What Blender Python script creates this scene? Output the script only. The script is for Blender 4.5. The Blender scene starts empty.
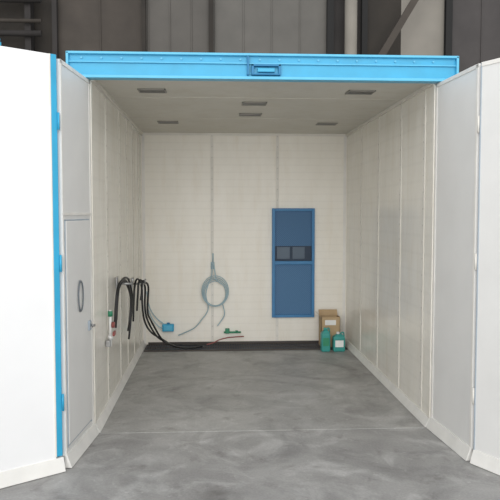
import bpy, bmesh, math, random
from mathutils import Vector, Matrix
random.seed(4)
S=bpy.context.scene
try:
    S.view_settings.view_transform='Standard'
except Exception: pass
H=2.97; XL=-1.02; XR=1.86; YF=5.45; YB=9.12

# ---------- materials ----------
def base(name):
    m=bpy.data.materials.new(name); m.use_nodes=True
    n=m.node_tree; b=n.nodes['Principled BSDF']
    return m,n,b
def mat(name,col,rough=.5,metal=0,var=.06,scale=6,bump=.0,stretch=(1,1,1)):
    m,n,b=base(name)
    tc=n.nodes.new('ShaderNodeTexCoord'); mp=n.nodes.new('ShaderNodeMapping'); mp.inputs['Scale'].default_value=stretch
    nz=n.nodes.new('ShaderNodeTexNoise'); nz.inputs['Scale'].default_value=scale; nz.inputs['Detail'].default_value=6
    n.links.new(tc.outputs['Object'],mp.inputs[0]); n.links.new(mp.outputs[0],nz.inputs['Vector'])
    r=n.nodes.new('ShaderNodeValToRGB')
    r.color_ramp.elements[0].position=.3; r.color_ramp.elements[1].position=.7
    r.color_ramp.elements[0].color=[c*(1-var) for c in col]+[1]
    r.color_ramp.elements[1].color=[min(1,c*(1+var)) for c in col]+[1]
    n.links.new(nz.outputs['Fac'],r.inputs[0]); n.links.new(r.outputs[0],b.inputs['Base Color'])
    b.inputs['Roughness'].default_value=rough; b.inputs['Metallic'].default_value=metal
    if bump:
        bp=n.nodes.new('ShaderNodeBump'); bp.inputs['Strength'].default_value=bump; bp.inputs['Distance'].default_value=.01
        n.links.new(nz.outputs['Fac'],bp.inputs['Height']); n.links.new(bp.outputs[0],b.inputs['Normal'])
    return m
def concrete(name,c0,c1,dust,dark=.75):
    m,n,b=base(name)
    tc=n.nodes.new('ShaderNodeTexCoord')
    def noise(s,d,dist=0,off=0):
        mp=n.nodes.new('ShaderNodeMapping'); mp.inputs['Location'].default_value=(off,off*.7,0)
        n.links.new(tc.outputs['Object'],mp.inputs[0])
        z=n.nodes.new('ShaderNodeTexNoise'); z.inputs['Scale'].default_value=s; z.inputs['Detail'].default_value=d; z.inputs['Distortion'].default_value=dist
        z.inputs['Roughness'].default_value=.62
        n.links.new(mp.outputs[0],z.inputs['Vector']); return z
    def ramp(z,p0,p1,a,c):
        r=n.nodes.new('ShaderNodeValToRGB'); r.color_ramp.elements[0].position=p0; r.color_ramp.elements[1].position=p1
        r.color_ramp.elements[0].color=(*a,1); r.color_ramp.elements[1].color=(*c,1); n.links.new(z.outputs['Fac'],r.inputs[0]); return r
    def mul(a,c):
        m2=n.nodes.new('ShaderNodeMixRGB'); m2.blend_type='MULTIPLY'; m2.inputs[0].default_value=1
        n.links.new(a.outputs[0],m2.inputs[1]); n.links.new(c.outputs[0],m2.inputs[2]); return m2
    r=ramp(noise(1.3,8,.6),.35,.66,c0,c1)
    r2=ramp(noise(2.2,12,1.5),.50,.76,(0,0,0),(dust,)*3)
    mx=n.nodes.new('ShaderNodeMixRGB'); n.links.new(r2.outputs[0],mx.inputs[0]); n.links.new(r.outputs[0],mx.inputs[1]); mx.inputs[2].default_value=(.78,.78,.77,1)
    st=ramp(noise(.9,10,2.0,7),.35,.52,(dark,)*3,(1,1,1))
    st2=ramp(noise(4.5,8,.5,11),.32,.44,(.76,.75,.74),(1,1,1))
    f=noise(60,5); r3=ramp(f,.3,.7,(.80,.80,.80),(1,1,1))
    sp=ramp(noise(18,3,0,3),.64,.72,(1,1,1),(1.3,1.3,1.3))
    out=mul(mul(mul(mul(mx,st),st2),r3),sp)
    n.links.new(out.outputs[0],b.inputs['Base Color'])
    b.inputs['Roughness'].default_value=.5
    bp=n.nodes.new('ShaderNodeBump'); bp.inputs['Strength'].default_value=.2; bp.inputs['Distance'].default_value=.005
    n.links.new(f.outputs['Fac'],bp.inputs['Height']); n.links.new(bp.outputs[0],b.inputs['Normal'])
    return m
def panelmat(name,col,rough,line=.93,var=.05,ws=1.9,grime=.96):
    m,n,b=base(name)
    tc=n.nodes.new('ShaderNodeTexCoord')
    def noise(s,d,sc):
        nz=n.nodes.new('ShaderNodeTexNoise'); nz.inputs['Scale'].default_value=s; nz.inputs['Detail'].default_value=d; nz.inputs['Roughness'].default_value=.65
        mp=n.nodes.new('ShaderNodeMapping'); mp.inputs['Scale'].default_value=sc
        n.links.new(tc.outputs['Object'],mp.inputs[0]); n.links.new(mp.outputs[0],nz.inputs['Vector']); return nz
    nz=noise(2.5,9,(1,1,.45))
    r=n.nodes.new('ShaderNodeValToRGB'); r.color_ramp.elements[0].position=.3; r.color_ramp.elements[1].position=.7
    r.color_ramp.elements[0].color=[c*(1-var)*k for c,k in zip(col,(1,.99,.965))]+[1]; r.color_ramp.elements[1].color=[min(1,c*(1+var)) for c in col]+[1]
    n.links.new(nz.outputs['Fac'],r.inputs[0])
    w=n.nodes.new('ShaderNodeTexWave'); w.bands_direction='Z'; w.inputs['Scale'].default_value=ws; w.inputs['Distortion'].default_value=.3; w.inputs['Detail'].default_value=1
    n.links.new(tc.outputs['Object'],w.inputs['Vector'])
    r2=n.nodes.new('ShaderNodeValToRGB'); r2.color_ramp.elements[0].position=.0; r2.color_ramp.elements[1].position=.15
    r2.color_ramp.elements[0].color=(line,line,line,1); r2.color_ramp.elements[1].color=(1,1,1,1)
    n.links.new(w.outputs['Fac'],r2.inputs[0])
    mx=n.nodes.new('ShaderNodeMixRGB'); mx.blend_type='MULTIPLY'; mx.inputs[0].default_value=1
    n.links.new(r.outputs[0],mx.inputs[1]); n.links.new(r2.outputs[0],mx.inputs[2])
    g=noise(3.2,10,(2.2,2.2,.35)); r4=n.nodes.new('ShaderNodeValToRGB'); r4.color_ramp.elements[0].position=.34; r4.color_ramp.elements[1].position=.5
    r4.color_ramp.elements[0].color=(grime,grime*.985,grime*.96,1); r4.color_ramp.elements[1].color=(1,1,1,1); n.links.new(g.outputs['Fac'],r4.inputs[0])
    mx2=n.nodes.new('ShaderNodeMixRGB'); mx2.blend_type='MULTIPLY'; mx2.inputs[0].default_value=1
    n.links.new(mx.outputs[0],mx2.inputs[1]); n.links.new(r4.outputs[0],mx2.inputs[2])
    n.links.new(mx2.outputs[0],b.inputs['Base Color']); b.inputs['Roughness'].default_value=rough
    bp=n.nodes.new('ShaderNodeBump'); bp.inputs['Strength'].default_value=.18; bp.inputs['Distance'].default_value=.02
    n.links.new(nz.outputs['Fac'],bp.inputs['Height']); n.links.new(bp.outputs[0],b.inputs['Normal'])
    return m
def mesh_mat(name,c0,c1,scale):
    m,n,b=base(name)
    tc=n.nodes.new('ShaderNodeTexCoord'); ck=n.nodes.new('ShaderNodeTexChecker'); ck.inputs['Scale'].default_value=scale
    ck.inputs['Color1'].default_value=(*c0,1); ck.inputs['Color2'].default_value=(*c1,1)
    n.links.new(tc.outputs['Object'],ck.inputs['Vector']); n.links.new(ck.outputs[0],b.inputs['Base Color']); b.inputs['Roughness'].default_value=.6
    return m

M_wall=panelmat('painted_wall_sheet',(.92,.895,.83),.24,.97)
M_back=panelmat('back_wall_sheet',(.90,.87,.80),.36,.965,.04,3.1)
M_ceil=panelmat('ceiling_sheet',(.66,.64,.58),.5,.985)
M_seam=mat('batten',(.78,.755,.695),.5)
M_seam2=mat('batten_soft',(.82,.80,.76),.5)
M_rivet=mat('rivet',(.58,.56,.51),.5)
M_skirt=mat('skirt_rubber_white',(.80,.79,.755),.5)
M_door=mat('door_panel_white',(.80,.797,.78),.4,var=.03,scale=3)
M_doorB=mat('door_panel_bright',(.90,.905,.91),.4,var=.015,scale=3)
M_line=mat('door_joint_grey',(.38,.44,.50),.5)
M_blue=mat('cyan_blue_paint',(.03,.37,.61),.4,var=.08,scale=5)
M_blue2=mat('cyan_blue_light',(.10,.47,.70),.4,var=.06)
M_blued=mat('cyan_blue_dark',(.01,.18,.38),.5)
M_win=mat('window_blue',(.045,.21,.44),.45)
M_mesh=mesh_mat('window_mesh',(.08,.20,.37),(.05,.145,.29),70)
M_glass=mesh_mat('window_upper_mesh',(.065,.17,.33),(.045,.13,.26),70)
M_dark=mat('dark_void',(.025,.045,.08),.6)
M_black=mat('black_rubber',(.012,.012,.013),.42)
M_ring=mat('handle_grey',(.13,.15,.17),.4)
M_red=mat('red_rubber',(.30,.08,.07),.45)
M_lb=mat('light_blue_hose',(.36,.50,.56),.4)
M_green=mat('green_plastic',(.03,.25,.13),.4)
M_teal=mat('teal_can',(.04,.30,.27),.35)
M_card=mat('cardboard',(.50,.36,.21),.8,var=.1)
M_white=mat('white_plastic',(.8,.8,.78),.4)
M_steel=mat('steel',(.40,.40,.40),.35,.8)
M_bez=mat('lamp_bezel',(.30,.29,.26),.5)
M_lamp=mat('lamp_glass',(.035,.035,.035),.35)
M_grate=mat('grate_brown',(.07,.06,.055),.6,.3)
M_floor=concrete('concrete_outside',(.31,.305,.30),(.44,.435,.425),.55,.74)
M_floor2=concrete('concrete_inside',(.36,.355,.345),(.49,.485,.47),.38,.74)

# ---------- geometry ----------
def link(o,parent=None):
    S.collection.objects.link(o)
    if parent: o.parent=parent
    return o
def empty(name):
    e=bpy.data.objects.new(name,None); e.empty_display_size=.1
    return link(e)
class MB:
    """mesh builder joining many pieces into one object"""
    def __init__(s): s.bm=bmesh.new(); s.mats=[]
    def mi(s,m):
        if m not in s.mats: s.mats.append(m)
        return s.mats.index(m)
    def hexa(s,P,m,bev=0):
        vs=[s.bm.verts.new(p) for p in P]; i=s.mi(m); fs=[]
        for q in ((0,3,2,1),(4,5,6,7),(0,1,5,4),(1,2,6,5),(2,3,7,6),(3,0,4,7)):
            f=s.bm.faces.new([vs[k] for k in q]); f.material_index=i; fs.append(f)
        if bev:
            es=list({e for f in fs for e in f.edges})
            bmesh.ops.bevel(s.bm,geom=es,offset=bev,segments=2,affect='EDGES',profile=.5,material=-1)
    def box(s,x0,x1,y0,y1,z0,z1,m,bev=0):
        s.hexa([(x0,y0,z0),(x1,y0,z0),(x1,y1,z0),(x0,y1,z0),(x0,y0,z1),(x1,y0,z1),(x1,y1,z1),(x0,y1,z1)],m,bev)
    def fbox(s,F,s0,s1,n0,n1,z0,z1,m,bev=0):
        o,d,n=F
        def p(a,b,z): return (o[0]+d[0]*a+n[0]*b, o[1]+d[1]*a+n[1]*b, z)
        s.hexa([p(s0,n0,z0),p(s1,n0,z0),p(s1,n1,z0),p(s0,n1,z0),p(s0,n0,z1),p(s1,n0,z1),p(s1,n1,z1),p(s0,n1,z1)],m,bev)
    def cyl(s,a,b,r,m,seg=16,r2=None):
        a=Vector(a); b=Vector(b); d=b-a
        M=Matrix.Translation((a+b)/2)@d.to_track_quat('Z','Y').to_matrix().to_4x4()
        g=bmesh.ops.create_cone(s.bm,cap_ends=True,segments=seg,radius1=r,radius2=r if r2 is None else r2,depth=d.length,matrix=M)
        i=s.mi(m)
        for f in {f for v in g['verts'] for f in v.link_faces}: f.material_index=i; f.smooth=len(f.verts)==4
    def tube(s,pts,r,m,closed=False,seg=8):
        pts=[Vector(p) for p in pts]; N=len(pts); rings=[]; i=s.mi(m); up=Vector((.13,.21,.97)).normalized()
        for k,p in enumerate(pts):
            if closed: t=pts[(k+1)%N]-pts[k-1]
            else: t=pts[min(k+1,N-1)]-pts[max(k-1,0)]
            t.normalize(); u=up-t*up.dot(t)
            if u.length<.05: u=Vector((1,0,0))-t*t.x
            u.normalize(); w=t.cross(u); up=u
            rings.append([s.bm.verts.new(p+(u*math.cos(2*math.pi*j/seg)+w*math.sin(2*math.pi*j/seg))*r) for j in range(seg)])
        for k in range(N if closed else N-1):
            A=rings[k]; B=rings[(k+1)%N]
            off=0
            if closed and k==N-1:
                off=min(range(seg),key=lambda q:(A[0].co-B[q].co).length)
            for j in range(seg):
                f=s.bm.faces.new((A[j],A[(j+1)%seg],B[(j+1+off)%seg],B[(j+off)%seg])); f.material_index=i; f.smooth=True
        if not closed:
            for R in (rings[0][::-1],rings[-1]): s.bm.faces.new(R).material_index=i
    def done(s,name,parent=None):
        bmesh.ops.recalc_face_normals(s.bm,faces=s.bm.faces)
        me=bpy.data.meshes.new(name); s.bm.to_mesh(me); s.bm.free()
        for m in s.mats: me.materials.append(m)
        return link(bpy.data.objects.new(name,me),parent)
def spline(P,n=10,closed=False):
    P=[Vector(p) for p in P]; out=[]; N=len(P)
    R=range(N) if closed else range(N-1)
    for i in R:
        if closed: a,b,c,d=P[i-1],P[i],P[(i+1)%N],P[(i+2)%N]
        else: a,b,c,d=P[max(i-1,0)],P[i],P[i+1],P[min(i+2,N-1)]
        for k in range(n):
            t=k/n
            out.append(.5*((2*b)+(c-a)*t+(2*a-5*b+4*c-d)*t*t+(3*b-a-3*c+d)*t**3))
    if not closed: out.append(P[-1])
    return out

# ---------- room shell ----------
b=MB(); b.box(-9,11,-6,16,-.2,0,M_floor); b.done('floor')
b=MB(); b.box(XL,XR,YF,YB,0,.003,M_floor2); b.done('floor_booth')

b=MB(); b.box(XL-.08,XL,YF,YB+.08,0,H,M_wall)
for y in (6.2,7.02,7.6,8.2,8.75):
    b.box(XL,XL+.006,y-.025,y+.025,.0,H,M_seam,.002)
    for k in range(20): b.cyl((XL+.005,y,.12+k*.148),(XL+.010,y,.12+k*.148),.007,M_rivet,8)
b.box(XL,XL+.01,YF,YF+.05,0,H,M_wall,.003)
b.done('wall_left')
b=MB(); b.box(XR,XR+.08,YF,YB+.08,0,H,M_wall)
for y in (6.45,7.33,8.2,5.72):
    b.box(XR-.006,XR,y-.022,y+.022,.0,H,M_seam,.002)
    for k in range(20): b.cyl((XR-.005,y,.12+k*.148),(XR-.010,y,.12+k*.148),.007,M_rivet,8)
b.box(XR-.01,XR,YF,YF+.06,0,H,M_wall,.003)
b.done('wall_right')
b=MB(); b.box(XL,XR,YB,YB+.08,0,H,M_back)
for x in (-.04,.875):
    b.box(x-.02,x+.02,YB-.006,YB,0,H,M_seam,.002)
    for k in range(20): b.cyl((x,YB-.005,.12+k*.148),(x,YB-.010,.12+k*.148),.007,M_rivet,8)
b.box(XR-.05,XR-.01,YB-.006,YB,0,H,M_seam2,.002); b.box(XL+.01,XL+.05,YB-.006,YB,0,H,M_seam2,.002)
b.done('wall_back')
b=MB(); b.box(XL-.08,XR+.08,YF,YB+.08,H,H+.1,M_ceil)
for y in (6.35,7.7): b.box(XL,XR,y-.008,y+.008,H-.003,H,M_ceil)
b.box(XL,XR,YB-.03,YB,H-.03,H,M_seam); b.box(XL,XL+.03,YF,YB,H-.03,H,M_seam); b.box(XR-.03,XR,YF,YB,H-.03,H,M_seam)
b.done('ceiling')

def skirt(name,x,sx):
    b=MB(); o=x
    b.hexa([(o,YF,.006),(o+sx*.05,YF,.006),(o+sx*.05,YB-.03,.006),(o,YB-.03,.006),(o,YF,.08),(o+sx*.012,YF,.08),(o+sx*.012,YB-.03,.08),(o,YB-.03,.08)],M_skirt,.003)
    b.done(name)
skirt('baseboard_left',XL,1); skirt('baseboard_right',XR,-1)
b=MB(); b.box(XL+.08,XR-.08,YB-.02,YB,.008,.05,M_grate,.004); b.done('baseboard_back')

b=MB(); b.box(XL+.06,XR-.06,8.70,9.09,.003,.012,M_dark)
b.box(XL+.06,XR-.06,8.69,8.71,.003,.022,M_grate); b.box(XL+.06,XR-.06,9.07,9.09,.006,.022,M_grate); b.box(XL+.06,XR-.06,8.88,8.90,.006,.02,M_grate)
n=80
for k in range(n):
    x=XL+.08+k*(XR-XL-.16)/(n-1); b.box(x-.006,x+.006,8.70,9.08,.010,.02,M_grate)
b.done('floor_drain_grate')

# ---------- ceiling lights ----------
for (x,y) in ((-.565,6.0),(1.335,5.97),(.40,6.64),(.40,7.37),(-.567,8.03),(1.385,8.07)):
    e=empty('recessed_ceiling_light')
    b=MB(); w=.125;h=.085; z0=H-.012; z1=H-.001
    b.box(x-w,x+w,y-h,y-h+.012,z0,z1,M_bez,.002); b.box(x-w,x+w,y+h-.012,y+h,z0,z1,M_bez,.002)
    b.box(x-w,x-w+.012,y-h,y+h,z0,z1,M_bez,.002); b.box(x+w-.012,x+w,y-h,y+h,z0,z1,M_bez,.002)
    b.done('bezel',e)
    b=MB(); b.box(x-w+.01,x+w-.01,y-h+.01,y+h-.01,z0+.004,z1,M_lamp); b.done('lens',e)

# ---------- blue header beam ----------
hx0,hx1=-1.19,2.02; y0=YF-.10
e=empty('door_header_beam')
b=MB(); ZH=H-.02
b.box(hx0,hx1,y0+.03,YF-.001,ZH,ZH+.195,M_blue,.004)
b.box(hx0,hx1,y0+.0,YF-.001,ZH+.185,ZH+.205,M_blue2,.004)
b.box(hx0,hx1,y0,YF-.001,ZH-.005,ZH+.02,M_blue2,.004)
b.box(hx0,hx1,y0+.012,y0+.03,ZH+.12,ZH+.13,M_blue2,.002)
b.box(hx0,hx0+.02,y0,YF-.001,ZH,ZH+.2,M_blue2,.003); b.box(hx1-.02,hx1,y0,YF-.001,ZH,ZH+.2,M_blue2,.003)
b.done('beam',e)
b=MB(); x=hx0+.12
while x<hx1-.1:
    b.cyl((x,y0+.03,ZH+.158),(x,y0+.020,ZH+.158),.009,M_blue2,6); x+=.16
b.done('bolts',e)
b=MB(); cx=.42; f=y0-.01
b.box(cx-.12,cx-.10,f,y0+.03,ZH+.035,ZH+.115,M_blued,.003); b.box(cx+.10,cx+.12,f,y0+.03,ZH+.035,ZH+.115,M_blued,.003)
b.box(cx-.12,cx+.12,f,y0+.03,ZH+.10,ZH+.115,M_blued,.003); b.box(cx-.12,cx+.12,f,y0+.03,ZH+.03,ZH+.042,M_blued,.003)
b.box(cx-.07,cx+.07,f+.005,y0+.03,ZH+.055,ZH+.085,M_blue,.003)
b.box(cx-.155,cx-.14,f,y0+.03,ZH+.03,ZH+.18,M_blued,.002)
b.done('latch_bracket',e)

# ---------- folding doors ----------
def frame(p0,p1,side):
    d=Vector((p1[0]-p0[0],p1[1]-p0[1])); L=d.length; d.normalize()
    n=(-d.y,d.x) if side>0 else (d.y,-d.x)
    return ((p0[0],p0[1]),(d.x,d.y),n),L
def fp(F,s,n,z): o,d,nn=F; return (o[0]+d[0]*s+nn[0]*n,o[1]+d[1]*s+nn[1]*n,z)
def sk(b,F,L,m):
    P=[fp(F,0,-.05,.004),fp(F,L,-.05,.004),fp(F,L,.045,.004),fp(F,0,.045,.004),fp(F,0,-.05,.10),fp(F,L,-.05,.10),fp(F,L,.010,.10),fp(F,0,.010,.10)]
    b.hexa(P,m,.003)
ZT=H-.03; ZB=.03
e=empty('door_1')
F,L=frame((XL-.003,YF-.008),(-1.088,4.70),1)
b=MB()
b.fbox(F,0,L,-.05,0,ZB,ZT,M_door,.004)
b.fbox(F,0,.03,0,.006,ZB,ZT,M_seam2,.002); b.fbox(F,L-.03,L,0,.006,ZB,ZT,M_seam2,.002); b.fbox(F,0,L,0,.006,ZT-.03,ZT,M_seam2,.002)
b.fbox(F,0,L,0,.008,1.84,1.86,M_seam2,.002)
b.done('inner_leaf',e)
b=MB()
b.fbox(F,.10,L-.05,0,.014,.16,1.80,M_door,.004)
for (a0,a1,z0,z1) in ((.088,.10,.14,1.81),(L-.05,L-.040,.14,1.81),(.088,L-.040,1.80,1.81),(.088,L-.040,.15,.16)):
    b.fbox(F,a0,a1,0,.010,z0,z1,M_line,.002)
b.done('personnel_door',e)
b=MB(); cz=1.22; cs=L*.54
b.tube([fp(F,cs+.06*math.cos(t*math.pi/16),.026,cz+.115*math.sin(t*math.pi/16)) for t in range(32)],.006,M_ring,True)
b.cyl(fp(F,cs,.012,cz+.115),fp(F,cs,.026,cz+.115),.010,M_steel); b.cyl(fp(F,cs,.012,cz-.115),fp(F,cs,.026,cz-.115),.010,M_steel)
b.fbox(F,.13,.18,.012,.03,.91,.99,M_line,.005); b.cyl(fp(F,.155,.03,.95),fp(F,.155,.06,.95),.010,M_steel)
b.fbox(F,.14,.26,.055,.066,.943,.957,M_steel,.004)
b.done('handle',e)
b=MB(); sk(b,F,L,M_skirt); b.done('skirt_inner',e)
F,L=frame((-1.100,4.672),(-1.748,4.194),1)
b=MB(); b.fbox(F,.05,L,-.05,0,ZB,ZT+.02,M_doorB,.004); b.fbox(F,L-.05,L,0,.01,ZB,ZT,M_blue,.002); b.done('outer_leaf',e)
b=MB(); b.fbox(F,.005,.048,-.05,.006,.11,ZT+.02,M_blue,.004)
b.fbox(F,.049,.060,-.0,.007,.11,ZT+.02,M_seam,.002)
for z in (.5,1.5,2.5): b.cyl(fp(F,.0,.012,z-.06),fp(F,.0,.012,z+.06),.008,M_blue)
b.fbox(F,.38,.48,-.03,.0,ZT+.02,ZT+.045,M_blue,.004)
b.cyl(fp(F,.42,-.035,ZT+.055),fp(F,.42,.012,ZT+.055),.028,M_blue)
b.done('blue_edge_trim',e)
b=MB(); sk(b,F,L,M_skirt); b.done('skirt_outer',e)
e=empty('door_2')
F,L=frame((XR+.003,YF-.008),(1.913,4.68),-1)
b=MB(); b.fbox(F,0,L,-.05,0,ZB,ZT,M_door,.004)
b.fbox(F,0,.03,0,.006,ZB,ZT,M_seam2,.002); b.fbox(F,L-.03,L,0,.006,ZB,ZT,M_seam2,.002); b.fbox(F,0,L,0,.006,ZT-.03,ZT,M_seam2,.002)
b.done('inner_leaf',e)
b=MB(); sk(b,F,L,M_skirt); b.done('skirt_inner',e)
F2,L2=frame((1.920,4.655),(2.29,3.94),-1)
b=MB(); b.fbox(F2,0,L2,-.05,0,ZB,ZT,M_door,.004); b.fbox(F2,0,.010,0,.006,ZB,ZT,M_line,.002); b.fbox(F2,0,L2,0,.006,ZT-.03,ZT,M_seam2,.002); b.done('outer_leaf',e)
b=MB(); sk(b,F2,L2,M_skirt); b.done('skirt_outer',e)
b=MB()
for z in (.5,1.5,2.5): b.cyl((1.912,4.664,z-.06),(1.912,4.664,z+.06),.008,M_seam)
b.done('hinges',e)

# ---------- blue window ----------
e=empty('window_1')
wx0,wx1,wz0,wz1=.80,1.40,.39,1.93; wy=YB-.05
b=MB(); t=.04
b.box(wx0,wx0+t,wy,YB-.001,wz0,wz1,M_win,.005); b.box(wx1-t,wx1,wy,YB-.001,wz0,wz1,M_win,.005)
b.box(wx0+t,wx1-t,wy,YB-.001,wz1-t,wz1,M_win,.005); b.box(wx0+t,wx1-t,wy,YB-.001,wz0,wz0+t,M_win,.005)
b.box(wx0+t,wx1-t,wy-.005,YB-.001,1.14,1.19,M_win,.005)
b.done('frame',e)
b=MB(); b.box(wx0+.03,wx1-.03,YB-.022,YB-.002,wz0+.03,1.15,M_mesh); b.done('mesh_panel',e)
b=MB(); b.box(wx0+.03,wx1-.03,YB-.020,YB-.002,1.18,wz1-.03,M_glass)
M_pane=mat('pane_grey_blue',(.07,.11,.16),.4)
b.box(wx0+.04,wx1-.04,YB-.023,YB-.019,1.19,1.40,M_dark,.001)
b.box(wx0+.07,wx0+.25,YB-.026,YB-.022,1.22,1.385,M_pane,.001); b.box(wx0+.29,wx0+.46,YB-.026,YB-.022,1.22,1.385,M_pane,.001)
b.done('upper_panel',e)

# ---------- hoses ----------
wl=XL
e=empty('black_hose_bundle')
b=MB()
for k,(dy,dz) in enumerate(((0,0),(.16,-.05),(.30,.02))):
    q=dy*.35
    b.tube(spline([(wl+.04,6.36+q,.78+dz),(wl+.05,6.38+q,.98+dz),(wl+.06,6.46+q,1.13+dz*.5),(wl+.08,6.64+q,1.18+dz*.4),(wl+.10,6.84+q,1.13+dz),(wl+.12,6.96+q,.95+dz),(wl+.11,6.94+q,.74+dz),(wl+.10,6.86+q,.62+dz*2)]),.011,M_black)
b.done('hose_front',e)
b=MB()
for k in range(3):
    o=k*.040
    b.tube(spline([(wl+.05+o,7.70+o,.58+o*3),(wl+.06+o,7.72+o,.90),(wl+.07+o,7.80,1.04),(wl+.09+o,7.90,1.06-o*.4),(wl+.12+o,8.0,.95),(wl+.12+o*.8,8.04,.74-o),(wl+.14+o,8.1,.52),(wl+.20+o*1.7,8.3,.34-o*1.2),(wl+.32+o,8.55,.20-o*.8),(wl+.46+o,8.70,.08-o*.3),(wl+.62+o,8.76,.036),(wl+.76+o,8.78+o,.036)]),.012,M_black)
b.done('hose_rear',e)
b=MB()
for y,z in ((6.66,1.15),(7.86,1.02)):
    b.box(wl+.0125,wl+.03,y-.04,y+.04,z-.06,z+.06,M_steel,.004); b.cyl((wl+.03,y,z-.01),(wl+.18,y,z-.01),.012,M_steel); b.cyl((wl+.175,y,z-.01),(wl+.18,y,z+.05),.010,M_steel)
b.done('hooks',e)
e=empty('compressed_air_valve')
b=MB(); vy=6.06
b.cyl((wl+.045,vy,.62),(wl+.045,vy,.96),.013,M_white); b.box(wl+.006,wl+.05,vy-.04,vy+.04,.62,.68,M_steel,.004)
b.cyl((wl+.058,vy,.82),(wl+.085,vy,.82),.028,M_red); b.box(wl+.07,wl+.09,vy-.05,vy+.05,.72,.76,M_red,.006); b.cyl((wl+.045,vy,.69),(wl+.045,vy,.72),.025,M_white); b.cyl((wl+.045,vy,.9),(wl+.045,vy,.95),.022,M_green)
b.done('valve_body',e)
b=MB()
b.tube(spline([(-.12,8.93,.045),(-.02,8.95,.07),(.05,8.97,.10),(.16,8.99,.125),(.28,9.0,.135),(.40,9.03,.135)]),.008,M_red)
b.tube(spline([(-.12,8.93,.045),(-.3,8.95,.036),(-.5,8.97,.036),(-.6,8.97,.036)]),.008,M_black)
b.done('red_air_hose')
e=empty('light_blue_air_hose')
b=MB(); cx,cz,r=-.0,.74,.17; y=YB-.05
for k in range(4):
    rr=r+k*.012-.02; b.tube([(cx+rr*math.cos(a*math.pi/20),y-.012*k,cz+.012*k+rr*1.15*math.sin(a*math.pi/20)) for a in range(40)],.006,M_lb,True)
b.tube(spline([(-.04,y,1.17),(-.05,y-.02,1.0),(-.10,y-.02,.86),(-.13,y-.02,.72),(-.10,y-.02,.52),(-.2,y-.02,.36),(-.3,y,.25),(-.45,y,.18),(-.52,y,.15)]),.007,M_lb)
b.tube(spline([(-.02,y,1.17),(.0,y-.02,1.02),(.02,y-.02,.93),(.11,y-.02,.86)]),.007,M_lb)
b.tube(spline([(.10,y-.02,.60),(.13,y-.02,.45),(.06,y,.32),(.03,y,.28)]),.007,M_lb)
b.done('coil',e)
b=MB(); b.box(-.06,-.01,YB-.035,YB-.012,1.08,1.18,M_lb,.004); b.cyl((-.03,YB-.03,1.16),(-.03,YB-.10,1.16),.012,M_lb); b.cyl((-.03,YB-.025,1.18),(-.03,YB-.025,1.30),.009,M_lb); b.done('hook',e)
e=empty('blue_junction_box')
b=MB(); b.tube(spline([(-.95,9.02,.78),(-.91,9.04,.55),(-.82,9.06,.40),(-.71,9.07,.31)]),.007,M_lb); b.tube(spline([(-.95,9.02,.60),(-.89,9.04,.42),(-.81,9.06,.30),(-.735,9.06,.25)]),.007,M_lb); b.done('feed_hoses',e)
b=MB(); b.box(-.74,-.58,YB-.075,YB-.001,.21,.31,M_blue,.008); b.box(-.72,-.60,YB-.083,YB-.073,.225,.295,M_blue2,.003); b.cyl((-.655,YB-.04,.31),(-.655,YB-.04,.33),.02,M_blued); b.done('housing',e)
e=empty('green_hose_coupling')
b=MB(); b.box(.14,.20,YB-.06,YB-.001,.17,.24,M_green,.008); b.cyl((.12,YB-.035,.185),(.36,YB-.035,.185),.013,M_green); b.cyl((.30,YB-.035,.185),(.30,YB-.035,.21),.018,M_green); b.done('coupling',e)

# ---------- box and cans ----------
e=empty('cardboard_box')
b=MB(); x0,x1,y0,y1,z0,z1=1.45,1.71,8.76,8.98,.022,.44; t=.006
b.box(x0,x1,y0,y1,z0,z0+t,M_card); b.box(x0,x0+t,y0,y1,z0,z1,M_card); b.box(x1-t,x1,y0,y1,z0,z1,M_card); b.box(x0,x1,y0,y0+t,z0,z1,M_card); b.box(x0,x1,y1-t,y1,z0,z1,M_card)
b.hexa([(x0,y1-t,z1),(x1,y1-t,z1),(x1,y1,z1),(x0,y1,z1),(x0,y1+.03,z1+.07),(x1,y1+.03,z1+.07),(x1,y1+.036,z1+.07),(x0,y1+.036,z1+.07)],M_card)
b.hexa([(x0,y0,z1-.001),(x0+t,y0,z1-.001),(x0+t,y1,z1-.001),(x0,y1,z1-.001),(x0-.05,y0,z1+.05),(x0-.045,y0,z1+.05),(x0-.045,y1,z1+.05),(x0-.05,y1,z1+.05)],M_card)
b.done('carton',e)
b=MB(); b.box(x0+.05,x1-.06,y0-.002,y0,.33,.40,M_white); b.done('label',e)
def can(x,y,h,w,r):
    e=empty('teal_jerrycan'); b=MB(); z=.003
    b.box(x-w,x+w,y-.06,y+.06,z,z+h*.78,M_teal,.018)
    P=[(x-w*.95,y-.055,z+h*.76),(x+w*.95,y-.055,z+h*.76),(x+w*.95,y+.055,z+h*.76),(x-w*.95,y+.055,z+h*.76),(x-w*.35,y-.03,z+h*.9),(x+w*.5,y-.03,z+h*.9),(x+w*.5,y+.03,z+h*.9),(x-w*.35,y+.03,z+h*.9)]
    b.hexa(P,M_teal,.006)
    b.cyl((x-w*.1,y,z+h*.88),(x-w*.1,y,z+h),.022,M_white if r else M_teal)
    b.tube(spline([(x+w*.3,y,z+h*.86),(x+w*.5,y,z+h*.97),(x+w*.85,y,z+h*.95),(x+w*.9,y,z+h*.74)]),.009,M_teal)
    b.box(x-w*.7,x+w*.7,y-.064,y-.058,z+h*.25,z+h*.6,M_white if r else M_green,.002)
    b.done('can_body',e)
can(1.48,8.61,.32,.06,0); can(1.66,8.61,.26,.08,1)

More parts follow.
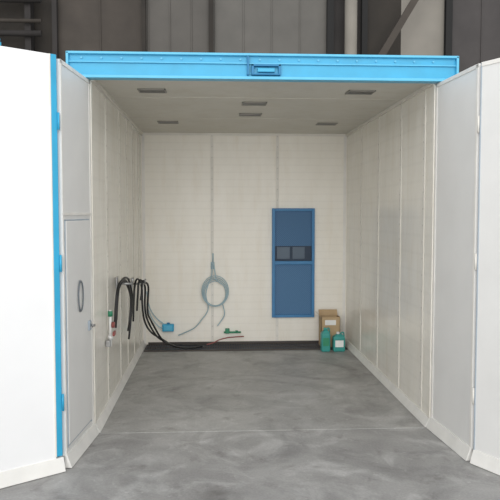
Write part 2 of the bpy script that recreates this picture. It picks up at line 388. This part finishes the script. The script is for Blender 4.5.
# ---------- surrounding hall ----------
Mb1=mat('hall_brown',(.018,.014,.010),.8,var=.3,scale=2); Mb2=mat('hall_taupe',(.045,.037,.030),.8,var=.2,scale=2)
Mb3=mat('hall_grey_sheet',(.062,.056,.048),.6,var=.12,scale=2); Mb3b=mat('hall_grey_sheet_b',(.080,.075,.066),.6,var=.12,scale=2); Mb4=mat('hall_grey_light',(.20,.185,.16),.7,var=.08,scale=2)
Mb5=mat('hall_dark',(.022,.019,.018),.8,var=.2,scale=2); Mb6=mat('hall_black',(.006,.006,.006),.8); Mb7=mat('hall_grey_right',(.048,.043,.042),.8,var=.15,scale=2)
Y=14.0; HZ=7.6
b=MB()
def seg(x0,x1,m,rib=.0,step=.22,y=Y):
    b.box(x0,x1,y,y+.1,0,HZ,m)
    if rib:
        x=x0+.05
        while x<x1-.05:
            b.box(x,x+.03,y-rib,y,0,HZ,m,.006); x+=step
seg(-8,-3.35,Mb1); seg(-3.35,-1.45,Mb2,.02,.9); seg(-1.45,-.05,Mb3,.02,.45); seg(-.05,2.45,Mb3b,.02,.6); seg(2.45,3.2,Mb5); seg(3.2,4.0,Mb1); seg(4.0,5.0,Mb4); seg(5.0,10,Mb7,.02,.7)
b.done('warehouse_wall')
b=MB()
for x,m,w in ((-3.3,Mb5,.05),(-1.47,Mb1,.04),(-.07,Mb1,.05),(2.45,Mb6,.07),(3.18,Mb6,.06),(5.0,Mb6,.07)):
    b.box(x-w,x+w,Y-.15,Y-.13,0,HZ,m); b.box(x-w,x+w,Y-.05,Y-.03,0,HZ,m); b.box(x-.01,x+.01,Y-.13,Y-.05,0,HZ,m)
b.done('steel_columns')
b=MB(); b.cyl((2.85,Y-.3,0),(2.85,Y-.3,HZ),.13,Mb4,20); b.cyl((2.85,Y-.3,0),(2.85,Y-.3,.03),.2,Mb4,20); b.done('drain_pipe')
b=MB(); k=1.08/1.8
P=[(3.26-4.95*k,Y-.6,0),(3.42-4.95*k,Y-.6,0),(3.42+2.2*k,Y-.6,7.15),(3.26+2.2*k,Y-.6,7.15)]
b.hexa([*P,*[(p[0],p[1]+.1,p[2]) for p in P]],Mb2); b.done('diagonal_brace')
e=empty('pipe_rack')
b=MB()
for z,r,m in ((5.5,.06,Mb5),(5.75,.04,Mb2),(6.2,.09,Mb5)): b.cyl((-7,Y-.4,z),(-3.5,Y-.4,z),r,m)
for x in (-6.5,-4.9,-3.8): b.box(x-.06,x+.06,Y-.30,Y-.01,0,7.2,Mb5)
b.done('pipes',e)
My=mat('yellow_paint',(.40,.26,.02),.6)
b=MB()
b.box(-4.40,-3.86,Y-.70,Y-.50,6.52,6.66,My,.03); b.cyl((-4.25,Y-.71,6.59),(-4.25,Y-.74,6.59),.05,Mb5); b.cyl((-4.0,Y-.71,6.59),(-4.0,Y-.74,6.59),.05,Mb5)
b.cyl((-4.13,Y-.6,6.66),(-4.13,Y-.6,7.6),.015,Mb5); b.cyl((-4.13,Y-.6,6.52),(-4.13,Y-.6,6.40),.02,Mb5)
b.tube([(-4.13+.07*math.cos(a*math.pi/10),Y-.6,6.34+.07*math.sin(a*math.pi/10)) for a in range(6,20)],.018,My)
b.box(-4.2,-4.06,Y-.66,Y-.01,7.56,7.6,Mb5)
b.done('crane_hook_block',e)

# ---------- light ----------
w=bpy.data.worlds.new('World'); S.world=w; w.use_nodes=True
w.node_tree.nodes['Background'].inputs[0].default_value=(.985,.99,1,1); w.node_tree.nodes['Background'].inputs[1].default_value=1.0
def sun(name,d,st,ang,col):
    L=bpy.data.lights.new(name,'SUN'); L.energy=st; L.angle=math.radians(ang); L.color=col
    o=link(bpy.data.objects.new(name,L)); o.rotation_euler=Vector(d).to_track_quat('-Z','Y').to_euler(); o.location=(0,-4,6)
sun('daylight_sun',(.08,1,-.22),2.05,60,(1,.99,.97))

# ---------- camera ----------
c=bpy.data.cameras.new('camera'); c.sensor_width=36; c.lens=46.8; c.clip_end=100
o=link(bpy.data.objects.new('camera',c)); o.location=(0,0,1.85)
o.rotation_euler=(math.radians(90-3.17),0,math.radians(-3.08)); S.camera=o
